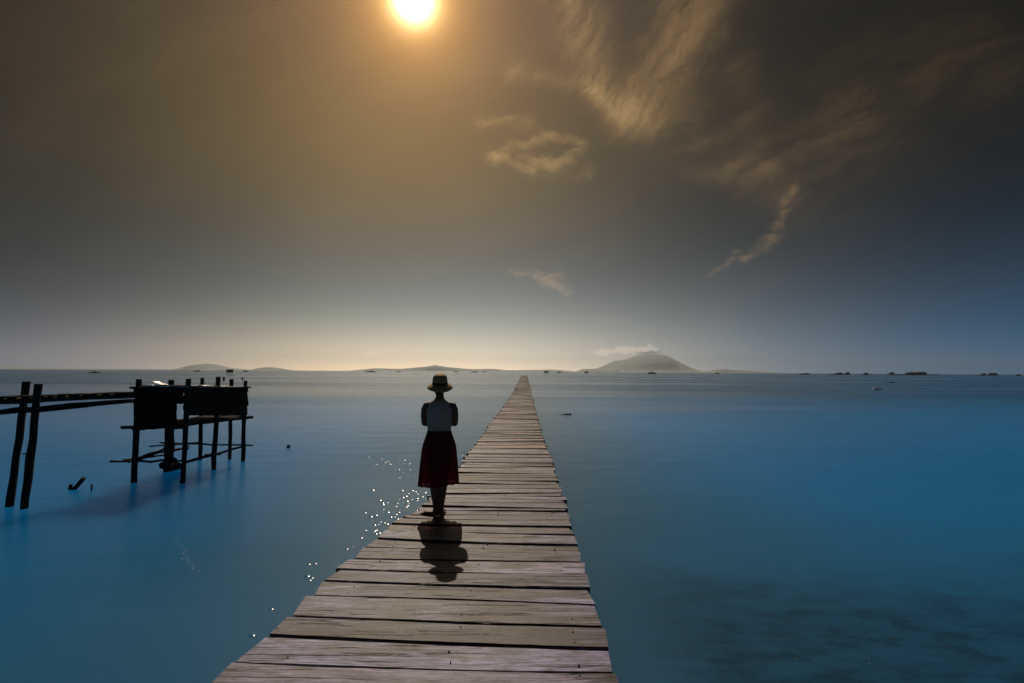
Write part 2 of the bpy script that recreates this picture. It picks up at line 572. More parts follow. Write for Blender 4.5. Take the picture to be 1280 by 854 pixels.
def hill(name, profile, dist, depth, seed, label, rough=0.05):
    """Outline as (px, py) in the photograph turned into a ridge with front and back slopes at its own distance."""
    top = [at_y(px, py, dist) for px, py in profile]
    xs = [p.x for p in top]
    n = 90
    rows = []
    bm = bmesh.new()
    hmax = max(p.z for p in top)
    for j, (fy, fh) in enumerate(((-1, -0.02), (-0.8, 0.12), (-0.55, 0.34), (-0.3, 0.64), (-0.12, 0.88), (0, 1.0), (0.2, 0.86), (0.5, 0.5), (1.0, -0.02))):
        row = []
        for i in range(n + 1):
            x = xs[0] + (xs[-1] - xs[0]) * i / n
            k = max(0, min(len(xs) - 2, next((q for q in range(len(xs) - 1) if xs[q + 1] >= x), len(xs) - 2)))
            f = (x - xs[k]) / (xs[k + 1] - xs[k])
            z = top[k].z + (top[k + 1].z - top[k].z) * f
            nz = noise.fractal(Vector((x / (hmax * 1.5), j * 0.8, seed)), 1.0, 2.0, 5)
            z = max(0.0, z) * fh * (1 + (rough if fh < 1 else rough * 0.35) * nz * 2.0)
            if fh < 0: z = -2.0
            # gullies run down the flanks
            row.append(bm.verts.new((x + depth * 0.03 * noise.noise(Vector((x / 400, j, seed))), dist + depth * fy * (0.35 + 0.65 * max(z, 0) / hmax if 0 < fh else 1.0), z)))
        rows.append(row)
    for a, c_ in zip(rows, rows[1:]):
        for i in range(n):
            bm.faces.new((a[i], a[i + 1], c_[i + 1], c_[i]))
    o = obj(name, bm, HILLM, smooth_=True)
    return tag(o, label, None, None, "structure")


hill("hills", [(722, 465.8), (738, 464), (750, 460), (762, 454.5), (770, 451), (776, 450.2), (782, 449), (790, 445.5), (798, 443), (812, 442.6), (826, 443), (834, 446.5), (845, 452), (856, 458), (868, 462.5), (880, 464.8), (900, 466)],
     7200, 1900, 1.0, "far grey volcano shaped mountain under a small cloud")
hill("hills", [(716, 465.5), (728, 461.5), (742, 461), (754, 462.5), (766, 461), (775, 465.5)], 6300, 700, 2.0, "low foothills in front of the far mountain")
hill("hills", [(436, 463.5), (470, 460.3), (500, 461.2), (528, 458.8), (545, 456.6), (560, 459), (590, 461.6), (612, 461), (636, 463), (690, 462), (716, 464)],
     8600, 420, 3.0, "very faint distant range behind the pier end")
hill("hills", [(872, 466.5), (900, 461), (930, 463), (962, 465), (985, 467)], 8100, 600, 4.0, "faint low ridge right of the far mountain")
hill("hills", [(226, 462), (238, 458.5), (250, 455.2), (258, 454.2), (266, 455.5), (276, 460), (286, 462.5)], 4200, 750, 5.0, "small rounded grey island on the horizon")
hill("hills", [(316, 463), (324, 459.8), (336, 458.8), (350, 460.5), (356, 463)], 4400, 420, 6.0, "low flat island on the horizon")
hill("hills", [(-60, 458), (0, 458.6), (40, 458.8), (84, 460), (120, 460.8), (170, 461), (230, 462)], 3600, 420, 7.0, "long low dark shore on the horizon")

bm = bmesh.new()
box(bm, (-9200, -9200, -1.0), (9200, 9200, 262.0))
tag(obj("haze", bm, HAZEM), None, None, None, "stuff")

# ------------------------------------------------------------------ the pier
LEFT = [(854, 270), (830, 296), (797, 331), (770, 364), (745, 388), (727, 405), (700, 437), (680, 463), (660, 487), (643, 514), (620, 541), (600, 560), (580, 576), (560, 591),
        (541, 605), (522, 619), (504, 633), (490, 642), (478, 648), (470, 652)]
RIGHT = [(854, 776), (836, 770), (811, 761), (782, 752), (736, 737), (700, 727), (650, 711), (600, 697), (558, 683), (541, 677), (522, 671.5), (504, 666.5), (490, 663.5), (478, 661.0), (470, 659)]
LE = [at_z(x, y, DECK) for y, x in LEFT]
RE = [at_z(x, y, DECK) for y, x in RIGHT]


def edge(tab, y):
    if y <= tab[0].y: return tab[0].x
    for a, c_ in zip(tab, tab[1:]):
        if y <= c_.y: return a.x + (c_.x - a.x) * (y - a.y) / (c_.y - a.y)
    return tab[-1].x


# gaps between the nearest planks, (left px, left py, middle py, right px, right py)
GAPS = [(292, 829, 836.5, 770, 839), (331, 796, 804.5, 761, 811), (362, 770, 777, 752, 782.5), (387, 745, 750, 744, 757), (404, 725, 732, 737, 736.5),
        (424, 711, 716, 733, 718), (440, 698, 700.5, 727, 702.5), (453, 684, 687, 722, 690), (464, 674, 678.5, 719, 680), (477, 663, 667, 716, 669), (485, 655, 658, 713, 660), (495, 647.5, 650.5, 710, 650)]
cuts = []                                  # (y at left, y in the middle, y at right)
for lx, ly, my, rx, ry in GAPS:
    cuts.append((at_z(lx, ly, DECK).y, at_z((lx + rx) / 2, my, DECK).y, at_z(rx, ry, DECK).y))
front_cuts = []
y = cuts[0][1]
while y > -4.0:
    y -= random.uniform(0.20, 0.30)
    front_cuts.append((y - 0.03, y, y + 0.03))
cuts = front_cuts[::-1] + cuts
y = cuts[-1][1]
PIER_END = at_z(655, 469.6, DECK).y
while y < PIER_END:
    y += random.choice((random.uniform(0.11, 0.16), random.uniform(0.15, 0.20), random.uniform(0.19, 0.25)))
    s = random.uniform(-0.05, 0.05)
    cuts.append((y - s, y + random.uniform(-0.01, 0.01), y + s))

pier = empty("wooden_pier", (0, 0, 0), "long weathered plank pier running straight out to the horizon", "pier")


def plank_mesh(i, c0, c1, seg, bm=None):
    own = bm is None
    if own: bm = bmesh.new()
    ym = (c0[1] + c1[1]) / 2
    xl, xr = edge(LE, ym), edge(RE, ym)
    big = ym < 12
    ovl, ovr = (random.uniform(-0.035, 0.035), random.uniform(-0.022, 0.022)) if not (1.9 < ym < 5.5) else (random.uniform(-0.022, 0.022), random.uniform(-0.016, 0.016))
    if ym > 6.0 and random.random() < 0.12: ovl += random.uniform(-0.06, 0.05)
    if ym > 6.0 and random.random() < 0.10: ovr += random.uniform(-0.04, 0.03)
    xl += ovl; xr += ovr
    gap = random.choice((0.010, 0.014, 0.020, 0.028) if ym < 6 else (0.008, 0.014, 0.022))
    th = random.uniform(0.040, 0.054)
    zt = random.uniform(-0.010, 0.010); tilt = random.uniform(-0.010, 0.010); roll = random.uniform(-0.035, 0.035)
    cx = (xl + xr) / 2
    o = Vector((cx, ym, DECK))
    sd = random.uniform(0, 900)
    sk0, sk1 = random.uniform(-0.03, 0.03), random.uniform(-0.02, 0.02)

    def interp(c, f): # quadratic through left, middle, right
        return c[0] * (1 - f) * (1 - 2 * f) + c[1] * 4 * f * (1 - f) + c[2] * f * (2 * f - 1)
    rows = []
    wob = 0.009
    for k in range(seg + 1):
        f = k / seg
        ya = interp(c0, f) + gap / 2 + wob * noise.noise(Vector((f * 4, sd, 1))) + wob * 0.5 * noise.noise(Vector((f * 15, sd, 7)))
        yb = interp(c1, f) - gap / 2 + wob * noise.noise(Vector((f * 4, sd, 2))) + wob * 0.5 * noise.noise(Vector((f * 15, sd, 8)))
        x = xl + (xr - xl) * f
        xa, xb = x, x
        if k in (0, seg): xa += sk0 if k == 0 else sk1; xb -= sk0 if k == 0 else sk1
        z = zt + tilt * (f - 0.5) * 2 + 0.004 * noise.noise(Vector((f * 2.5, sd, 3)))
        w = yb - ya
        ch = min(0.006, w * 0.1)
        za, zb = z - roll * w / 2, z + roll * w / 2
        sag = 0.003 * noise.noise(Vector((f * 6, sd, 5)))
        row = [(xa, ya, za - th), (xa, ya, za - ch + sag), (xa, ya + ch, za + sag * 0.3), (xb, yb - ch, zb), (xb, yb, zb - ch + sag), (xb, yb, zb - th)]
        rows.append([Vector((p[0], p[1], p[2] + DECK)) - (o if own else Vector()) for p in row])
    rings(bm, rows)
    return bm, o


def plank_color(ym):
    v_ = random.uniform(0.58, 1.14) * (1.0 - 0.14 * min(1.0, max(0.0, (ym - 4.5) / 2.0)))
    warm = min(1.0, max(0.0, (ym - 4.5) / 14.0))  # further boards warmer: the sun's reflected glow is put into their colour
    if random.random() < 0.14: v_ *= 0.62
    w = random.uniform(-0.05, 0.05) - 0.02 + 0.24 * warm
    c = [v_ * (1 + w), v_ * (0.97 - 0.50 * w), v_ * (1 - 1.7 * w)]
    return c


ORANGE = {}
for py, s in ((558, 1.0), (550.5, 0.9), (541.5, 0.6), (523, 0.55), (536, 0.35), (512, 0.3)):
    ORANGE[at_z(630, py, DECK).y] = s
n_single = 0
pairs = [(a, c_) for a, c_ in zip(cuts, cuts[1:])]
first = next(i for i, (a, c_) in enumerate(pairs) if c_[1] > 2.35)
rest = bmesh.new(); behind = bmesh.new()
for i, (a, c_) in enumerate(pairs):
    ym = (a[1] + c_[1]) / 2
    if i < first:
        plank_mesh(i, a, c_, 6, behind)
    elif n_single < 296:
        n_single += 1
        bm, o = plank_mesh(i, a, c_, 22 if ym < 7 else 10 if ym < 14 else 5)
        p = obj("plank", bm, WOOD, pier, o)
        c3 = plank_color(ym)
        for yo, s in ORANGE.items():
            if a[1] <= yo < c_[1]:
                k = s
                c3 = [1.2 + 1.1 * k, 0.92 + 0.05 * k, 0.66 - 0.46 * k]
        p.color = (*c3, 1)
    else:
        plank_mesh(i, a, c_, 3, rest)
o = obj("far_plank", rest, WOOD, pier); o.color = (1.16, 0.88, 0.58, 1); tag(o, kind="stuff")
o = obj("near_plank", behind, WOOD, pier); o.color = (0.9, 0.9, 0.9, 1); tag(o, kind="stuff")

# stringers, cross beams and piles under the deck
ys = [-4.0 + 3.0 * k for k in range(int((PIER_END + 4) / 3) + 1)]
for f in (0.12, 0.55, 0.9):
    bm = bmesh.new()
    rows = []
    for yy in ys:
        x = edge(LE, yy) * (1 - f) + edge(RE, yy) * f
        z = DECK - 0.062
        rows.append([(x - 0.05, yy, z - 0.14), (x + 0.05, yy, z - 0.14), (x + 0.05, yy, z), (x - 0.05, yy, z)])
    rings(bm, rows)
    obj("stringer", bm, DARKWOOD, pier)
pile_me = None
for yy in ys[:44]:
    xl, xr = edge(LE, yy), edge(RE, yy)
    bm = log((xl + 0.06, yy + 0.2, DECK - 0.275), (xr - 0.06, yy + 0.2, DECK - 0.275), 0.065, n=4, seg=7)
    obj("cross_beam", bm, DARKWOOD, pier)
    for x in (xl + 0.2, xr - 0.2):
        if pile_me is None:
            pile_me = obj("pile", log((0, 0, -1.2), (0, 0, DECK - 0.1), 0.085, 0.07, n=5, seg=8), DARKWOOD, pier, (x, yy + 0.33, 0)).data
        else:
            link("pile", pile_me, DARKWOOD, pier, (x, yy + 0.33, 0)).rotation_euler = (0, 0, random.uniform(0, 6))
# a beam end sticking out to the right further along, as in the picture
e = at_z(671, 525, DECK)
obj("beam_end", log((e.x - 0.6, e.y, DECK - 0.17), (e.x + 0.06, e.y - 0.05, DECK - 0.03), 0.05, n=4), DARKWOOD, pier)

# nails in three rows
bm = bmesh.new()
for i, (a, c_) in enumerate(pairs):
    ym = (a[1] + c_[1]) / 2
    if not 2.2 < ym < 16: continue
    for f in (0.13, 0.56, 0.905):
        for q in (0.25, 0.72):
            if random.random() < (0.25 if ym < 6 else 0.45 if f == 0.56 else 0.8): continue
            x = edge(LE, ym) * (1 - f) + edge(RE, ym) * f + random.gauss(0, 0.014)
            yy = a[1] + (c_[1] - a[1]) * q + random.gauss(0, 0.012)
            if f == 0.13: yy += (a[0] - a[1]) * 0.7
            if f > 0.9: yy += (a[2] - a[1]) * 0.7
            r = random.uniform(0.004, 0.0065)
            tube(bm, [(x, yy, DECK - 0.03), (x, yy, DECK + 0.004)], r, 6)
o = obj("nail", bm, NAILM, pier); tag(o, kind="stuff")


# ------------------------------------------------------------------ fishing hut on stilts
hut = empty("stilt_hut", (-9.6, 14.6, 0), "dark panelled fishing hut standing on thin stilts in the water", "stilt hut")
HB = Vector((-9.6, 14.6, 0))
hp = lambda x, y, z: Vector((x, y, z)) - HB
def from_px(px, py, y): return at_y(px, py, y) - HB
posts = [  # foot px,py ; top px,py ; depth, radius
    ((167, 612), (174, 474), 13.05, 0.068), ((227, 612), (236, 473.5), 13.05, 0.062), ((266, 598), (273, 471), 14.75, 0.066), ((303, 590), (307, 476), 16.1, 0.062),
    ((250, 590), (253, 472.5), 16.3, 0.058), ((287, 590), (289.5, 474), 16.5, 0.058), ((209, 604), (214, 475), 14.7, 0.075)]
for (fx, fy), (tx, ty), yy, r in posts:
    p, q = from_px(fx, fy, yy), from_px(tx, ty, yy)
    p.z = -1.0
    obj("stilt", log(p, q, r * 1.05, r, n=8, bend=0.012, jitter=0.09), DARKWOOD, hut)
# thick bundled pile in the corner, on a heap of stones
p = from_px(212, 582, 14.5); q = from_px(212, 534, 14.5)
obj("stilt", log((p.x, p.y, -1.0), (q.x, q.y, q.z), 0.125, 0.115, n=8, bend=0.02, jitter=0.16, seg=10), DARKWOOD, hut)
for k in range(11):
    a = random.uniform(0, 6.28); rr = random.uniform(0.05, 0.30)
    bm = bmesh.new()
    bmesh.ops.create_icosphere(bm, subdivisions=1, radius=random.uniform(0.09, 0.16))
    for v_ in bm.verts: v_.co *= random.uniform(0.8, 1.2)
    obj("stone", bm, ROCKM, hut, (p.x + rr * math.cos(a), p.y + rr * math.sin(a), random.uniform(-0.02, 0.20) + 0.12 * (0.3 - rr) / 0.3))


def panel(px0, px1, ytop, ybot, y0, y1, strips, ragged=0.035, name="wall_board"):
    """Horizontal boards between two pixel columns, whose depths are y0 and y1."""
    a0, a1 = from_px(px0, ytop[0], y0), from_px(px1, ytop[1], y1)
    b0, b1 = from_px(px0, ybot[0], y0), from_px(px1, ybot[1], y1)
    for k in range(strips):
        f0, f1 = k / strips, (k + 1) / strips
        e0, e1 = random.uniform(-ragged, ragged), random.uniform(-ragged, ragged)
        bm = bmesh.new()
        dirx = (a1 - a0).normalized()
        nrm = Vector((dirx.y, -dirx.x, 0)).normalized()
        proud = random.uniform(0.0, 0.014)
        t0, t1 = a0.lerp(b0, f0) - dirx * e0, a1.lerp(b1, f0) + dirx * e1
        u0, u1 = a0.lerp(b0, f1) - dirx * e0, a1.lerp(b1, f1) + dirx * e1
        t0.z += 0.012; t1.z += 0.012
        th = nrm * 0.012
        off = nrm * proud
        rows = []
        nseg = 8
        for s in range(nseg + 1):
            f = s / nseg
            tt, uu = t0.lerp(t1, f) + off, u0.lerp(u1, f) + off + nrm * 0.012
            jig = Vector((0, 0, 0.010 * noise.noise(Vector((f * 6, k, px0))))) if k in (0, strips - 1) else Vector()
            rows.append([tt - th + jig, tt + th + jig, uu + th + jig, uu - th + jig])
        rings(bm, rows)
        obj(name, bm, CORR, hut)


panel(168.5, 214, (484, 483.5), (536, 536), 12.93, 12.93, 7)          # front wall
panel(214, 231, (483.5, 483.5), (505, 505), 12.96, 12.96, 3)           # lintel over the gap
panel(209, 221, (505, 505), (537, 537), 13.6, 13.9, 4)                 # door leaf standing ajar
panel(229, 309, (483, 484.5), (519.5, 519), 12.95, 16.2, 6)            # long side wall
# back wall seen through the gap
for k in range(3):
    pass
fl0, fl1 = from_px(206, 532, 13.15), from_px(309, 522.5, 16.25)
obj("floor_beam", log(from_px(215, 533, 13.2), from_px(310, 522, 16.3), 0.055, n=7, bend=0.02), DARKWOOD, hut)
obj("floor_beam", log(from_px(152, 534.5, 13.0), from_px(229, 534.5, 13.0), 0.045, 0.04, n=6, bend=0.015), DARKWOOD, hut)
obj("floor_beam", log(hp(-10.08, 13.0, 1.40), hp(-10.1, 16.5, 1.38), 0.05, n=6), DARKWOOD, hut)
obj("floor_beam", log(hp(-10.5, 16.35, 1.42), hp(-8.7, 16.35, 1.42), 0.05, n=6), DARKWOOD, hut)
for k in range(9):                                                      # floor boards
    y0 = 13.12 + k * 0.36
    bm = bmesh.new(); z = random.uniform(0, 0.012)
    box(bm, hp(-10.08, y0, 1.47 + z), hp(-8.96 + random.uniform(-0.03, 0.03), y0 + 0.345, 1.50 + z))
    obj("floor_board", bm, DARKWOOD, hut)
# roof: dull metal sheet, slightly buckled, on a rim beam
ra, rb_ = from_px(167.5, 483.4, 12.9), from_px(309.5, 483.6, 16.25)
rz0 = ra.z
c00, c10 = hp(-10.32, 12.95, 0), hp(-8.82, 12.95, 0)
for k in range(4):
    bm = bmesh.new()
    gx, gy = 5, 30
    x0 = -10.12 + k * 0.335; x1 = x0 + 0.345
    grid = []
    for iy in range(gy + 1):
        row = []
        for ix in range(gx + 1):
            x = x0 + (x1 - x0) * ix / gx; yy = 12.93 + 3.4 * iy / gy
            z = 2.548 - 0.004 * k - (yy - 12.93) * 0.028 + 0.010 * noise.noise(Vector((x * 3, yy * 2.2, 4)))
            row.append(hp(x, yy, z))
        grid.append(row)
    tv = [[bm.verts.new(p_) for p_ in r_] for r_ in grid]
    lv = [[bm.verts.new(p_ - Vector((0, 0, 0.003))) for p_ in r_] for r_ in grid]
    for iy in range(gy):
        for ix in range(gx):
            bm.faces.new((tv[iy][ix], tv[iy][ix + 1], tv[iy + 1][ix + 1], tv[iy + 1][ix]))
            bm.faces.new((lv[iy][ix], lv[iy + 1][ix], lv[iy + 1][ix + 1], lv[iy][ix + 1]))
    per = [(0, i) for i in range(gx)] + [(i, gx) for i in range(gy)] + [(gy, i) for i in range(gx, 0, -1)] + [(i, 0) for i in range(gy, 0, -1)]
    for (a_, b_), (c__, d_) in zip(per, per[1:] + per[:1]):
        bm.faces.new((tv[a_][b_], lv[a_][b_], lv[c__][d_], tv[c__][d_]))
    obj("roof_sheet", bm, SHEETM, hut, smooth_=False)
# added lumpy lip round the roof edge, shaped to catch the sun
bm = bmesh.new()
lp = from_px(176, 482.4, 12.88); lq = from_px(229, 482.2, 12.88); lr = from_px(286, 482.6, 15.4)
pts, rad = [], []
for k in range(41):
    f = k / 40
    pts.append((lp.lerp(lq, f * 2) if f < 0.5 else lq.lerp(lr, f * 2 - 1)) + Vector((0, 0, 0.004 * math.sin(k * 1.7))))
    big_ = math.exp(-((f - 0.26) / 0.07) ** 2)
    rad.append(0.010 + 0.007 * (math.sin(k * 2.3) + 1) / 2 + 0.026 * big_)
tube(bm, pts, rad, 12)
obj("glint_lip", bm, SHEETM, hut, smooth_=True)
for fx, fl_, fh in ((186, 0.16, 0.04), (226, 0.2, 0.04), (252, 0.14, 0.03)):      # lumps added on the edge to glint in the sun
    c_ = from_px(fx, 482.6, 12.95 if fx < 230 else 13.6)
    bm = bmesh.new()
    bmesh.ops.create_icosphere(bm, subdivisions=3, radius=1.0)
    for v_ in bm.verts:
        k = 1 + 0.22 * noise.noise(v_.co * 1.6 + Vector((fx, 0, 0)))
        v_.co = Vector((v_.co.x * fl_ * k, v_.co.y * 0.1 * k, v_.co.z * fh * k)) + c_
    obj("glint_lump", bm, SHEETM, hut, smooth_=True)
# made-up flap of sheet, tilted so that the sun flashes on it
c_ = from_px(204, 482.0, 12.99)
bm = bmesh.new()
gx, gy = 14, 10
grid = []
for iy in range(gy + 1):
    row = []
    for ix in range(gx + 1):
        u_, w_ = ix / gx - 0.5, iy / gy - 0.5
        x_ = u_ * (0.46 + 0.10 * noise.noise(Vector((w_ * 3, 1, 2))))
        z_ = 0.035 - math.tan(R(34)) * x_ * 0.34 - 0.55 * (x_ * abs(x_)) + 0.012 * noise.noise(Vector((u_ * 4, w_ * 3, 9)))
        row.append(bm.verts.new(c_ + Vector((x_ , w_ * 0.22, max(z_, -0.03)))))
    grid.append(row)
for iy in range(gy):
    for ix in range(gx):
        bm.faces.new((grid[iy][ix], grid[iy][ix + 1], grid[iy + 1][ix + 1], grid[iy + 1][ix]))
o = obj("glint_sheet", bm, SHEETM, hut, smooth_=True); o.modifiers.new("thickness", "SOLIDIFY").thickness = 0.003
obj("roof_beam", log(hp(-10.13, 12.87, 2.515), hp(-8.86, 12.86, 2.505), 0.03, n=5, bend=0.008), DARKWOOD, hut)
obj("roof_beam", log(hp(-8.82, 12.9, 2.50), hp(-8.82, 16.35, 2.42), 0.03, n=5, bend=0.008), DARKWOOD, hut)
# bracing low over the water
br = [((138, 577), (227, 576), 13.0, 13.05, 0.030), ((161, 577.5), (212, 559), 12.95, 14.9, 0.040), ((170, 574), (236, 558), 13.3, 15.6, 0.028),
      ((200, 553.5), (316, 557), 16.2, 16.45, 0.032), ((229, 578.5), (307, 557.5), 12.98, 16.15, 0.042), ((187, 558), (253, 553.5), 15.3, 16.3, 0.025),
      ((215, 564), (236, 561), 14.6, 15.0, 0.03), ((256, 569.5), (276, 567.5), 14.6, 14.9, 0.05), ((154, 575.5), (205, 569), 13.1, 14.2, 0.028)]
for (ax, ay), (bx_, by), y0, y1, r in br:
    obj("brace", log(from_px(ax, ay, y0), from_px(bx_, by, y1), r, r * 0.8, n=7, bend=0.03, jitter=0.15), DARKWOOD, hut)

# ------------------------------------------------------------------ foot bridge to the hut
fb = empty("footbridge", (-10.8, 10.7, 0), "narrow pole footbridge on two leaning posts leading to the dark hut", "footbridge")
FB = Vector((-10.8, 10.7, 0))
bp = lambda px, py, y: at_y(px, py, y) - FB
for (fx, fy), (tx, ty), yy in (((11, 640), (33, 477), 10.75), ((30, 642), (48, 480), 10.6)):
    p, q = bp(fx, fy, yy), bp(tx, ty, yy)
    d = (p - q); p = q + d * ((q.z + 1.0) / (q.z - p.z))
    obj("leaning_post", log(p, q, 0.074, 0.066, n=9, bend=0.012, jitter=0.08), DARKWOOD, fb)
p2 = bp(35, 566, 10.5)
obj("nail", log(p2, p2 + Vector((-0.08, -0.03, -0.02)), 0.018, 0.012, n=2), DARKWOOD, fb)
far_end = bp(168, 493.5, 13.1)
mid_ = bp(40, 499, 10.72)
dirn = (mid_ - far_end)
near_end = far_end + dirn * 2.9
for dx_, dz_, r in ((-0.11, 0.0, 0.068), (0.11, -0.01, 0.066), (0.0, 0.03, 0.05)):
    o_ = Vector((dx_, 0, dz_))
    obj("walkway_pole", log(far_end + o_, near_end + o_, r, r, n=16, bend=0.02, jitter=0.16), DARKWOOD, fb)
L = (near_end - far_end).length
k = 0.15
while k < L:
    c0 = far_end + (near_end - far_end) * (k / L)
    w = random.uniform(0.10, 0.22)
    bm = bmesh.new()
    ang = math.atan2((near_end - far_end).y, (near_end - far_end).x)
    mt = Matrix.Translation(c0 + Vector((0, 0, 0.062))) @ Matrix.Rotation(ang + random.uniform(-0.08, 0.08), 4, "Z") @ Matrix.Rotation(random.uniform(-0.04, 0.04), 4, "Y")
    box(bm, (-w / 2, -0.24, 0), (w / 2, 0.22, random.uniform(0.016, 0.03)), mt)
    obj("walkway_board", bm, DARKWOOD, fb)
    k += w + random.uniform(0.03, 0.12)
a_ = bp(166, 500.5, 13.1); b2 = bp(0, 514.5, 10.2)
b2 = a_ + (b2 - a_) * 1.8
obj("lower_pole", log(a_, b2, 0.045, 0.055, n=14, bend=0.02, jitter=0.14), DARKWOOD, fb)
obj("lower_pole", log(a_ + Vector((0.05, 0.1, -0.03)), a_.lerp(b2, 0.75) + Vector((0, 0, -0.06)), 0.032, 0.03, n=12, bend=0.03, jitter=0.14), DARKWOOD, fb)
for xx in (-0.25, 0.15):
    q = near_end + Vector((xx, 0.4, 0.35)); p = Vector((q.x - 0.3, q.y, -1.0))
    obj("leaning_post", log(p, q, 0.085, 0.075, n=6), DARKWOOD, fb)

# ------------------------------------------------------------------ things in the water near the hut
p = at_z(92, 612, 0)
st = empty("driftwood_stump", p, "broken leaning stump poking out of the water left of the hut", "stump")
tip = at_y(105, 597.5, p.y + 0.02) - p
obj("log", log(tip * -1.6, tip, 0.062, 0.05, n=6, bend=0.012, jitter=0.16), DARKWOOD, st)
obj("stub", log((-0.08, 0, -0.2), (-0.10, 0.02, 0.12), 0.06, 0.04, n=3, jitter=0.2), DARKWOOD, st)
p = at_z(114, 613, 0)
tag(obj("stick", log((0, 0, -0.4), (0.01, 0, 0.15), 0.022, 0.016, n=5, bend=0.008), DARKWOOD, None, p), "thin upright stick in the water right of the leaning stump", "stick")


def ball_float(px, py, r, label, mat, cat="float", flat=0.7):
    p_ = at_z(px, py, 0)
    e_ = empty("mooring_float", p_, label, cat)
    bm = bmesh.new()
    bmesh.ops.create_uvsphere(bm, u_segments=16, v_segments=10, radius=r)
    for v_ in bm.verts: v_.co.z = v_.co.z * flat + r * 0.35
    obj("body", bm, mat, e_, smooth_=True)
    obj("eyelet", log((0, 0, r), (r * 0.3, 0, r * 1.5), r * 0.16, n=2), DARKWOOD, e_)
    return e_


ball_float(360.5, 559.5, 0.075, "small reddish brown float alone between hut and pier", FLOATM, flat=1.0)
for px, py, w, lab in ((706, 518.5, 0.45, "dark driftwood piece afloat right of the far pier"), (1113, 478.5, 1.5, "dark drifting log far out on the sea at right")):
    p = at_z(px, py, 0)
    tag(obj("driftwood", log((-w, 0, -0.03), (w, 0.1, 0.05), w * 0.08, w * 0.12, n=6, bend=w * 0.05, jitter=0.2), DARKWOOD, None, p), lab, "driftwood")


# ------------------------------------------------------------------ craft and stakes near the horizon
def fishing_boat(px, base_py, wpx, hpx, label, cabin=0.5, group="boats on the horizon"):
    p_ = at_z(px, base_py, 0)
    s = p_.y / F                       # metres per photograph pixel there
    Lh, H = wpx * s / 2, hpx * s
    e_ = empty("fishing_boat", p_, label, "boat", group, random.uniform(-0.15, 0.15))
    bm = bmesh.new()
    rows = []
    for k in range(13):
        f = k / 12 * 2 - 1
        half = 0.24 * Lh * (1 - abs(f) ** 2.6) + 0.004 * Lh
        z1 = H * (0.26 + 0.20 * f * f)
        rows.append([(f * Lh, -half, z1), (f * Lh * 0.94, -half * 0.6, -H * 0.1), (f * Lh * 0.94, half * 0.6, -H * 0.1), (f * Lh, half, z1)])
    rings(bm, rows)
    obj("hull", bm, BOATM, e_)
    bm = bmesh.new()
    cxx = random.uniform(-0.25, 0.25) * Lh
    box(bm, (cxx - Lh * 0.26, -Lh * 0.13, H * 0.2), (cxx + Lh * 0.22, Lh * 0.13, H * (0.3 + cabin * 0.45)))
    box(bm, (cxx - Lh * 0.32, -Lh * 0.16, H * (0.303 + cabin * 0.45)), (cxx + Lh * 0.28, Lh * 0.16, H * (0.36 + cabin * 0.45)))
    obj("cabin", bm, BOATM, e_)
    obj("mast", log((cxx + Lh * 0.35, 0, H * 0.2), (cxx + Lh * 0.36, 0, H), Lh * 0.03, Lh * 0.02, n=2, bend=0, seg=5), BOATM, e_)
    return e_


def net_raft(px, base_py, wpx, hpx, label, huts):
    p_ = at_z(px, base_py, 0)
    s = p_.y / F
    Lh, H = wpx * s / 2, hpx * s
    e_ = empty("fish_farm_raft", p_, label, "raft", "fish farm rafts on the horizon")
    bm = bmesh.new()
    box(bm, (-Lh, -Lh * 0.25, -0.2), (Lh, Lh * 0.25, H * 0.22))
    obj("platform", bm, BOATM, e_)
    for fx, fw, fh in huts:
        bm = bmesh.new()
        x0, x1 = (fx - fw / 2) * Lh, (fx + fw / 2) * Lh
        w_ = (x1 - x0) / 2
        box(bm, (x0, -w_, H * 0.224), (x1, w_, H * fh * 0.7))
        xm = (x0 + x1) / 2
        g0 = [bm.verts.new(q_) for q_ in ((x0 - w_ * 0.2, -w_ * 1.2, H * fh * 0.7 + 0.01), (x1 + w_ * 0.2, -w_ * 1.2, H * fh * 0.7 + 0.01), (xm, -w_ * 1.2, H * fh))]
        g1 = [bm.verts.new(q_) for q_ in ((x0 - w_ * 0.2, w_ * 1.2, H * fh * 0.7 + 0.01), (x1 + w_ * 0.2, w_ * 1.2, H * fh * 0.7 + 0.01), (xm, w_ * 1.2, H * fh))]
        bm.faces.new(g0); bm.faces.new(g1[::-1])
        for i_ in range(3):
            j_ = (i_ + 1) % 3
            bm.faces.new((g0[i_], g1[i_], g1[j_], g0[j_]))
        obj("shelter", bm, BOATM, e_)
    return e_


def far_hut(px, base_py, wpx, hpx, label, cat="stilt hut"):
    p_ = at_z(px, base_py, 0)
    s = p_.y / F
    w_, H = wpx * s / 2, hpx * s
    e_ = empty("fishing_platform", p_, label, cat, "stilt platforms near the horizon")
    for sx in (-1, 1):
        for sy in (-1, 1):
            obj("stilt", log((sx * w_ * 0.85, sy * w_ * 0.6, -1), (sx * w_ * 0.85, sy * w_ * 0.6, H * 0.5), w_ * 0.09, n=2, bend=0, seg=5), BOATM, e_)
    bm = bmesh.new(); box(bm, (-w_, -w_ * 0.7, H * 0.42), (w_, w_ * 0.7, H * 0.82)); obj("cabin", bm, BOATM, e_)
    bm = bmesh.new(); box(bm, (-w_ * 1.15, -w_ * 0.85, H * 0.823), (w_ * 1.15, w_ * 0.85, H)); obj("roof", bm, BOATM, e_)
    return e_


def stake(px, base_py, wpx, hpx, label):
    p_ = at_z(px, base_py, 0)
    s = p_.y / F
    tag(obj("channel_stake", log((0, 0, -1), (wpx * s * 0.1, 0, hpx * s), wpx * s * 0.5, wpx * s * 0.4, n=3, bend=0.02), BOATM, None, p_), label, "stake")


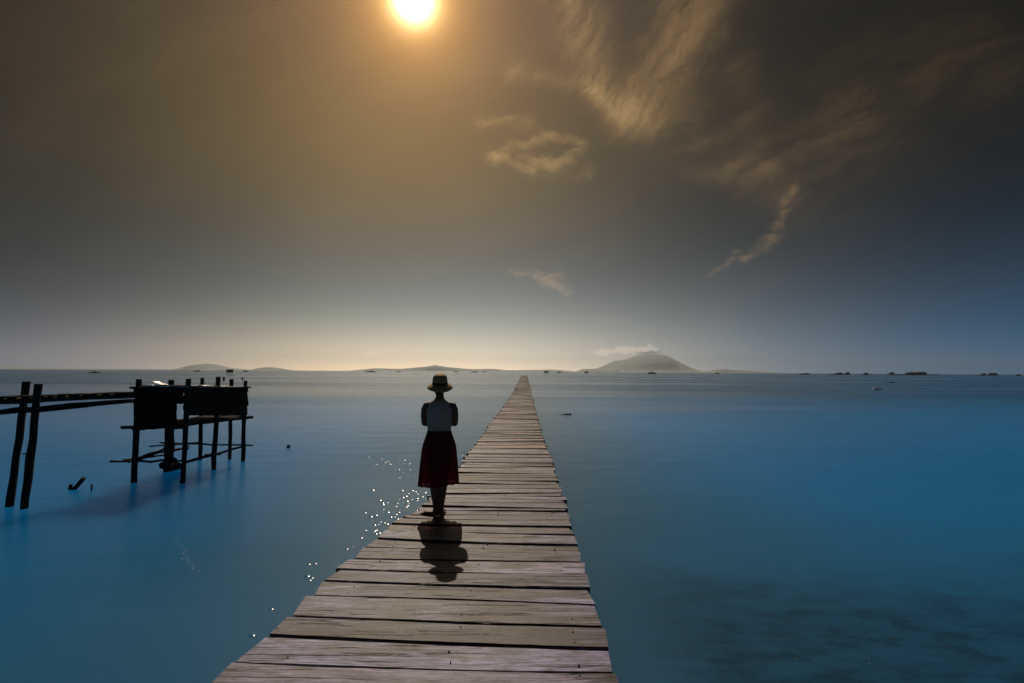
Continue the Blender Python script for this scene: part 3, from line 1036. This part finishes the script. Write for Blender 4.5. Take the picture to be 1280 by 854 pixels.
for a_ in ((118, 466.3, 14, 3.0, "low dark boat on the sea above the bridge, farthest left of all boats"),
           (246, 464.6, 8, 3.0, "tiny dark boat in front of the rounded grey island"),
           (307, 464.8, 7, 3.0, "tiny dark boat beside the low flat island"),
           (463, 465.4, 13, 3.2, "dark boat on the horizon above the water left of the straw hat"),
           (498, 465.2, 4, 2.5, "tiny boat on the horizon just left of the straw hat"),
           (570, 465.3, 5, 2.5, "tiny boat on the horizon just right of the straw hat"),
           (593, 465.6, 9, 2.6, "longest dark boat between the straw hat and the pier end"),
           (606, 465.6, 5, 2.4, "tiny boat on the horizon close left of the pier end"),
           (699, 466.4, 6, 3.2, "small boat on the horizon just right of the little stilt platform"),
           (815, 467.6, 11, 5.0, "largest dark boat on the horizon, under the far mountain"),
           (897, 467.4, 6, 3.0, "small boat on the horizon at the right foot of the mountain"),
           (1006, 468.4, 12, 3.4, "lone dark boat on the horizon midway between mountain and long raft"),
           (1273, 470.2, 7, 4.0, "dark boat on the horizon at the very right of the view")):
    fishing_boat(*a_)
far_hut(287, 468.5, 6, 6.5, "small stilt hut on the water behind the dark panelled hut")
far_hut(683, 467.6, 5, 3.6, "little stilt platform on the horizon just right of the pier end")
far_hut(733, 467.2, 4, 2.8, "little stilt platform on the horizon at the left foot of the mountain")
stake(279.5, 475.5, 3, 4.2, "short stake in the water behind the hut, nearer its middle post")
stake(303, 474.8, 2.5, 3.0, "short stake in the water behind the hut, beside its end post")
net_raft(1050, 468.6, 23, 3.6, "fish farm raft with two shelters, right of the lone dark boat", ((-0.1, 0.5, 0.8), (0.8, 0.3, 1.0)))
net_raft(1083, 468.8, 14, 3.0, "short fish farm raft with one shelter beside the long raft", ((-0.1, 0.5, 1.0),))
net_raft(1140, 469.0, 54, 4.2, "longest fish farm raft with three shelters on the horizon", ((-0.94, 0.14, 0.9), (-0.12, 0.22, 0.85), (0.22, 0.5, 1.0)))
net_raft(1235, 469.6, 22, 3.6, "fish farm raft nearest the right end of the horizon", ((-0.5, 0.3, 0.8), (0.55, 0.5, 1.0)))
p = at_z(1098, 487, 0)
fl = empty("pale_float", p, "pale white float streak on the sea below the long raft", "float")
obj("body", log((-1.0, 0, 0.02), (0.9, 0.2, 0.10), 0.16, 0.06, n=6, bend=0.05), PALEM, fl, smooth_=True)
obj("fin", log((-0.8, 0, 0.1), (-0.6, 0, 0.36), 0.08, 0.05, n=2), PALEM, fl)


# ------------------------------------------------------------------ wavelets that sparkle, foam specks
def cap(bm, x, y, rc, slope):
    """Low round ripple with curvature radius rc and edge slope in degrees."""
    n1, n2 = 5, 10
    z0 = rc * math.cos(R(slope)) + 0.004
    c_ = [bm.verts.new((x, y, rc - z0))]
    prev_ = c_
    for i_ in range(1, n1 + 1):
        a = R(slope) * i_ / n1
        row = [bm.verts.new((x + rc * math.sin(a) * math.cos(6.2832 * k_ / n2), y + rc * math.sin(a) * math.sin(6.2832 * k_ / n2), rc * math.cos(a) - z0)) for k_ in range(n2)]
        for k_ in range(n2):
            j_ = (k_ + 1) % n2
            if len(prev_) == 1: bm.faces.new((prev_[0], row[k_], row[j_]))
            else: bm.faces.new((prev_[k_], row[k_], row[j_], prev_[j_]))
        prev_ = row


bm = bmesh.new()
spots = []
for k in range(60):
    spots.append((random.gauss(500, 30), random.gauss(580, 9), 0.6))
for k in range(66):
    f = random.random()
    yy = 612 + 52 * f
    ex = 551 - (yy - 612) * 1.30
    spots.append((ex - 6 - abs(random.gauss(0, 26)), yy + random.gauss(0, 4), 1.0))
spots += [(441, 683, 1), (434, 686, 1), (386, 705, 1), (394, 704, 1.2), (384, 720, 1.2), (390, 722, 1.2), (387, 725, 1), (339, 761, 1.2), (315, 794, 1.2), (419, 640, .8), (452, 672, 1)]
spots += [(random.uniform(690, 720), random.uniform(555, 620), 0.35) for k in range(10)]
spots += [(random.uniform(575, 600), random.uniform(518, 530), 0.6) for k in range(8)]
for px, py, s in spots:
    p = at_z(px, py, 0)
    cap(bm, p.x, p.y, random.uniform(0.06, 0.20) * s * (0.25 + p.y / 14), 22)
tag(obj("water_ripples", bm, WAVELET, smooth_=True), "sparkling ripples on the sea left of the pier", None, None, "stuff")

bm = bmesh.new()
def speck(px, py, r):
    p_ = at_z(px, py, 0)
    n_ = 7
    el_ = random.uniform(0.5, 1.6)
    vs = [bm.verts.new((p_.x + r * el_ * math.cos(6.283 * i_ / n_) * random.uniform(0.6, 1.2), p_.y + r * math.sin(6.283 * i_ / n_) * random.uniform(0.6, 1.2), 0.004)) for i_ in range(n_)]
    top_ = bm.verts.new((p_.x, p_.y, 0.004 + r * 0.35))
    for i_ in range(n_):
        bm.faces.new((vs[i_], vs[(i_ + 1) % n_], top_))
for k in range(90):
    f = random.random() ** 0.8
    x_, y_ = 220 + 26 * f ** 1.3, 668 + 48 * f
    speck(x_ + random.gauss(0, 2.2), y_ + random.gauss(0, 2.5), random.uniform(0.002, 0.007))
for k in range(20):
    speck(random.gauss(1010, 55), random.gauss(824, 12), random.uniform(0.001, 0.0035))
tag(obj("sea_foam", bm, FOAMM), "thin trails of white foam specks on the water", None, None, "stuff")


# ------------------------------------------------------------------ the woman
PB = at_z(547.6, 644.5, DECK) + Vector((0, 0, 0.004))
person = empty("person", PB, "woman in straw hat, grey sleeveless top and dark red skirt standing on the pier", "person")


def ell(cx, cy, z, rx, ry, n=24, ph=0.0):
    return [(cx + rx * math.cos(2 * math.pi * k / n + ph), cy + ry * math.sin(2 * math.pi * k / n + ph), z) for k in range(n)]


bm = bmesh.new()
# trunk and neck
rings(bm, [ell(0, 0.0, 0.74, 0.10, 0.08), ell(0, 0.0, 0.79, 0.152, 0.105), ell(0, -0.012, 0.86, 0.160, 0.118), ell(0, 0, 0.92, 0.140, 0.102), ell(0, 0.004, 0.975, 0.126, 0.090),
           ell(0, 0.004, 1.06, 0.132, 0.093), ell(0, 0.004, 1.15, 0.147, 0.102), ell(0, 0.0, 1.23, 0.158, 0.103), ell(0, -0.006, 1.285, 0.162, 0.090), ell(0, -0.01, 1.318, 0.135, 0.075), ell(0, -0.01, 1.338, 0.092, 0.064),
           ell(0, -0.008, 1.355, 0.060, 0.056), ell(0, 0.0, 1.39, 0.048, 0.050), ell(0, 0.008, 1.44, 0.047, 0.050)])
for s in (-1, 1):
    b_ = bmesh.new(); bmesh.ops.create_uvsphere(b_, u_segments=16, v_segments=10, radius=0.056,
                                                matrix=Matrix.Translation((s * 0.066, 0.075, 1.185))); me_ = bpy.data.meshes.new("tmp"); b_.to_mesh(me_); b_.free(); bm.from_mesh(me_); bpy.data.meshes.remove(me_)
# head: skull, jaw, nose, lips, ears
def ball(cx, cy, cz, rx, ry, rz, rotx=0.0):
    b_ = bmesh.new()
    bmesh.ops.create_uvsphere(b_, u_segments=24, v_segments=14, radius=1.0, matrix=Matrix.Translation((cx, cy, cz)) @ Matrix.Rotation(rotx, 4, "X") @ Matrix.Diagonal((rx, ry, rz, 1)))
    me_ = bpy.data.meshes.new("tmp"); b_.to_mesh(me_); b_.free(); bm.from_mesh(me_); bpy.data.meshes.remove(me_)
ball(0, 0.004, 1.535, 0.073, 0.092, 0.085)
ball(0, 0.038, 1.475, 0.054, 0.056, 0.066, -0.25)
ball(0, 0.100, 1.492, 0.011, 0.017, 0.020, 0.35)
ball(0, 0.092, 1.462, 0.020, 0.010, 0.006)
ball(0, 0.088, 1.454, 0.018, 0.010, 0.006)
for s in (-1, 1):
    ball(s * 0.073, 0.002, 1.508, 0.010, 0.020, 0.030)
    ball(s * 0.030, 0.084, 1.525, 0.020, 0.010, 0.006)
# arms folded in front: shoulder, elbow, wrist
def limb(pts, rad, flat=1.0): tube(bm, pts, rad, 14, 0.0, flat)
def finger(p0, p1, p2, r): tube(bm, [p0, p1, p2, Vector(p2) + (Vector(p2) - Vector(p1)) * 0.35], [r, r * 0.95, r * 0.85, r * 0.45], 8)
for s in (-1, 1):
    front_y = 0.165 if s > 0 else 0.150
    zz = 1.115 if s > 0 else 1.085
    limb([(s * 0.110, -0.004, 1.300), (s * 0.158, -0.002, 1.287), (s * 0.180, 0.0, 1.240), (s * 0.188, 0.006, 1.16), (s * 0.187, 0.020, 1.090), (s * 0.183, 0.036, 1.062), (s * 0.178, 0.042, 1.040)],
         [0.034, 0.042, 0.041, 0.037, 0.034, 0.032, 0.014])
    limb([(s * 0.184, 0.020, 1.075), (s * 0.165, 0.070, 1.065), (s * 0.095, front_y - 0.02, (1.07 + zz) / 2), (s * 0.01, front_y + 0.005, zz), (s * -0.035, front_y, zz + 0.004)],
         [0.036, 0.037, 0.033, 0.025, 0.021])
    # hand lying on the other arm
    h0 = Vector((s * -0.035, front_y, zz + 0.004)); h1 = Vector((s * -0.115, front_y - 0.035, zz + 0.018))
    tube(bm, [h0, h0.lerp(h1, 0.4), h1], [0.021, 0.032, 0.034], 12, 0, 0.9)
    dr = (h1 - h0).normalized()
    up = Vector((0, 0, 1))
    for q, ln in ((0.030, 0.060), (0.010, 0.070), (-0.010, 0.066), (-0.029, 0.050)):
        r0 = h1 + up * q - dr * 0.006
        r1 = r0 + dr * ln * 0.55 + Vector((0, -0.012, 0.0))
        r2 = r1 + (dr + Vector((0, -0.9, 0))).normalized() * ln * 0.5
        finger(r0, r1, r2, 0.0085)
    t0 = h0.lerp(h1, 0.35) + up * 0.024
    finger(t0, t0 + up * 0.022 + dr * 0.018, t0 + up * 0.030 + dr * 0.046, 0.010)
# legs close together, left foot turned out
limb([(-0.082, 0.0, 0.84), (-0.080, 0.004, 0.70), (-0.066, 0.012, 0.54), (-0.056, 0.016, 0.45), (-0.050, -0.006, 0.34), (-0.040, -0.010, 0.22), (-0.031, -0.006, 0.11), (-0.030, -0.004, 0.035)],
     [0.088, 0.082, 0.064, 0.053, 0.054, 0.044, 0.031, 0.033])
limb([(0.082, 0.0, 0.84), (0.080, 0.004, 0.70), (0.066, 0.012, 0.54), (0.056, 0.016, 0.45), (0.050, -0.006, 0.34), (0.044, -0.010, 0.22), (0.038, -0.006, 0.11), (0.036, -0.004, 0.035)],
     [0.088, 0.082, 0.064, 0.053, 0.054, 0.044, 0.031, 0.033])
def foot(ax, ay, dirv):
    dirv = Vector(dirv).normalized(); sd = Vector((dirv.y, -dirv.x, 0))
    a0 = Vector((ax, ay, 0))
    P_ = lambda f, z, w=0.0: a0 + dirv * f + sd * w + Vector((0, 0, z))
    tube(bm, [P_(-0.058, 0.015), P_(-0.035, 0.021), P_(0.02, 0.027), P_(0.07, 0.025), P_(0.12, 0.022), P_(0.145, 0.018)], [0.018, 0.031, 0.034, 0.034, 0.036, 0.030], 14, 0, 0.62)
    for w, ln, r in ((-0.028, 0.036, 0.0125), (-0.009, 0.034, 0.0095), (0.006, 0.030, 0.009), (0.019, 0.025, 0.0085), (0.031, 0.018, 0.0085)):
        tube(bm, [P_(0.135, 0.014, w), P_(0.15, 0.014, w), P_(0.15 + ln, 0.010, w)], [r, r, r * 0.7], 8)
foot(-0.030, 0.0, (-0.92, 0.30, 0))
foot(0.036, 0.0, (0.04, 1.0, 0))
me_ = bpy.data.meshes.new("body_raw"); bmesh.ops.recalc_face_normals(bm, faces=bm.faces); bm.to_mesh(me_); bm.free()
raw = bpy.data.objects.new("body_raw", me_); COL.objects.link(raw)
rm = raw.modifiers.new("r", "REMESH"); rm.mode = "VOXEL"; rm.voxel_size = 0.0052; rm.use_smooth_shade = True
sm = raw.modifiers.new("s", "SMOOTH"); sm.factor = 0.5; sm.iterations = 3
dg = bpy.context.evaluated_depsgraph_get()
bme = bpy.data.meshes.new_from_object(raw.evaluated_get(dg)); bme.name = "body"
bpy.data.objects.remove(raw); bpy.data.meshes.remove(me_)
bme.materials.clear(); bme.materials.append(SKIN)
link("body", bme, SKIN, person)
for s in (-1, 1):
    bm = bmesh.new(); bmesh.ops.create_uvsphere(bm, u_segments=12, v_segments=8, radius=0.011)
    o = obj("eye", bm, EYEM, person, (s * 0.030, 0.082, 1.512), True)
    bm = bmesh.new(); bmesh.ops.create_uvsphere(bm, u_segments=10, v_segments=6, radius=0.0055)
    obj("iris", bm, HAIRM, o, (0, 0.0075, 0), True)
# hair gathered low at the nape
bm = bmesh.new()
rows = []
for z, rx, ry, cy in ((1.415, 0.040, 0.028, -0.048), (1.435, 0.052, 0.036, -0.046), (1.46, 0.062, 0.050, -0.040), (1.49, 0.073, 0.066, -0.028), (1.53, 0.081, 0.088, -0.012), (1.57, 0.080, 0.094, -0.004), (1.605, 0.060, 0.072, 0.0), (1.622, 0.02, 0.03, 0.0)):
    row = []
    for k, q in enumerate(ell(0, cy, z, rx, ry, 32)):
        j = 1 + 0.02 * math.sin(k * 5.0)
        row.append((q[0] * j, cy + (q[1] - cy) * j, z))
    rows.append(row)
rings(bm, rows)
obj("hair", bm, HAIRM, person, smooth_=True)
# sleeveless top
bm = bmesh.new()
rows = []
for z, rx, ry, cy in ((0.945, 0.141, 0.108, 0.0), (0.975, 0.139, 0.104, 0.003), (1.06, 0.144, 0.106, 0.005), (1.15, 0.157, 0.128, 0.014), (1.20, 0.160, 0.132, 0.014), (1.24, 0.158, 0.118, 0.004), (1.285, 0.150, 0.101, -0.006), (1.318, 0.128, 0.086, -0.009), (1.342, 0.094, 0.074, -0.009), (1.362, 0.070, 0.064, -0.008)):
    row = []
    for k, q in enumerate(ell(0, cy, z, rx, ry, 48)):
        a = 2 * math.pi * k / 48
        j = 1 + 0.010 * noise.noise(Vector((math.cos(a) * 3, math.sin(a) * 3, z * 9)))
        sc = -0.055 * max(0.0, math.sin(a)) ** 2 * max(0, (z - 1.29) / 0.072)      # lower neckline in front
        row.append((q[0] * j, cy + (q[1] - cy) * j, z + sc))
    rows.append(row)
rings(bm, rows, cap=False)
inner = [[(p_[0] * 0.975, p_[1] * 0.975, p_[2]) for p_ in r_] for r_ in rows]
o = obj("sleeveless_top", bm, TOPM, person, smooth_=True)
sm = o.modifiers.new("thickness", "SOLIDIFY"); sm.thickness = 0.003
# pleated skirt, longer on the left
bm = bmesh.new()
rows = []
NS = 120
for j in range(23):
    f = j / 22
    for_z = 0.985 - f * 0.62
    hipf = min(1.0, f / 0.36)
    rx = 0.138 + 0.052 * math.sin(hipf * math.pi / 2) + 0.043 * max(0, f - 0.15)
    ry = 0.104 + 0.050 * math.sin(hipf * math.pi / 2) + 0.040 * max(0, f - 0.15)
    row = []
    for k in range(NS):
        a = 2 * math.pi * k / NS
        amp = 0.002 + 0.016 * f ** 1.2
        rr = 1 + amp / rx * (math.sin(a * 15 + 1.3 * math.sin(a * 2)) + 0.5 * math.sin(a * 26 + 2 * f))
        drop = -0.022 * f * math.cos(a) * -1 + 0.012 * f * noise.noise(Vector((math.cos(a) * 2, math.sin(a) * 2, 3)))
        row.append((rx * rr * math.cos(a) + 0.004 * f, ry * rr * math.sin(a) - 0.004, for_z + drop - 0.0))
    rows.append(row)
rings(bm, rows, cap=False)
o = obj("skirt", bm, SKIRTM, person, smooth_=True)
bm = bmesh.new()
rings(bm, [ell(0, 0, 0.962, 0.1425, 0.1085, 48), ell(0, 0, 0.975, 0.1435, 0.1095, 48), ell(0, 0, 0.990, 0.1425, 0.1085, 48)], cap=False)
o = obj("waistband", bm, SKIRTM, person, smooth_=True)
# straw hat, tipped back
hat = bpy.data.objects.new("hat", None); COL.objects.link(hat); hat.parent = person; hat.location = (0, 0.0, 1.545); hat.rotation_euler = (R(16), R(2), 0)
def lathe(prof, n=64, wav=0.0):
    bm_ = bmesh.new()
    rows_ = []
    for r_, z_ in prof:
        w_ = wav * max(0, (r_ - 0.1) / 0.05)
        rows_.append([(r_ * math.cos(6.28319 * k_ / n), r_ * 1.06 * math.sin(6.28319 * k_ / n), z_ + w_ * math.sin(2 * 6.28319 * k_ / n + 0.6)) for k_ in range(n)])
    rings(bm_, rows_, cap=False)
    return bm_, rows_
bm, _ = lathe([(0.0905, 0.0), (0.0893, 0.03), (0.0868, 0.058), (0.0820, 0.082), (0.0735, 0.100), (0.058, 0.1125), (0.038, 0.1185), (0.018, 0.1205), (0.002, 0.121)])
o = obj("crown", bm, STRAW, hat, smooth_=True); o.modifiers.new("thickness", "SOLIDIFY").thickness = 0.003
bm, _ = lathe([(0.0890, 0.004), (0.095, -0.002), (0.110, -0.011), (0.127, -0.023), (0.142, -0.038), (0.152, -0.052)], wav=0.006)
o = obj("brim", bm, STRAW, hat, smooth_=True); o.modifiers.new("thickness", "SOLIDIFY").thickness = 0.003
bm, _ = lathe([(0.0930, 0.003), (0.0925, 0.016), (0.0915, 0.030)])
o = obj("hat_band", bm, HATBAND, hat, smooth_=True); o.modifiers.new("thickness", "SOLIDIFY").thickness = 0.002
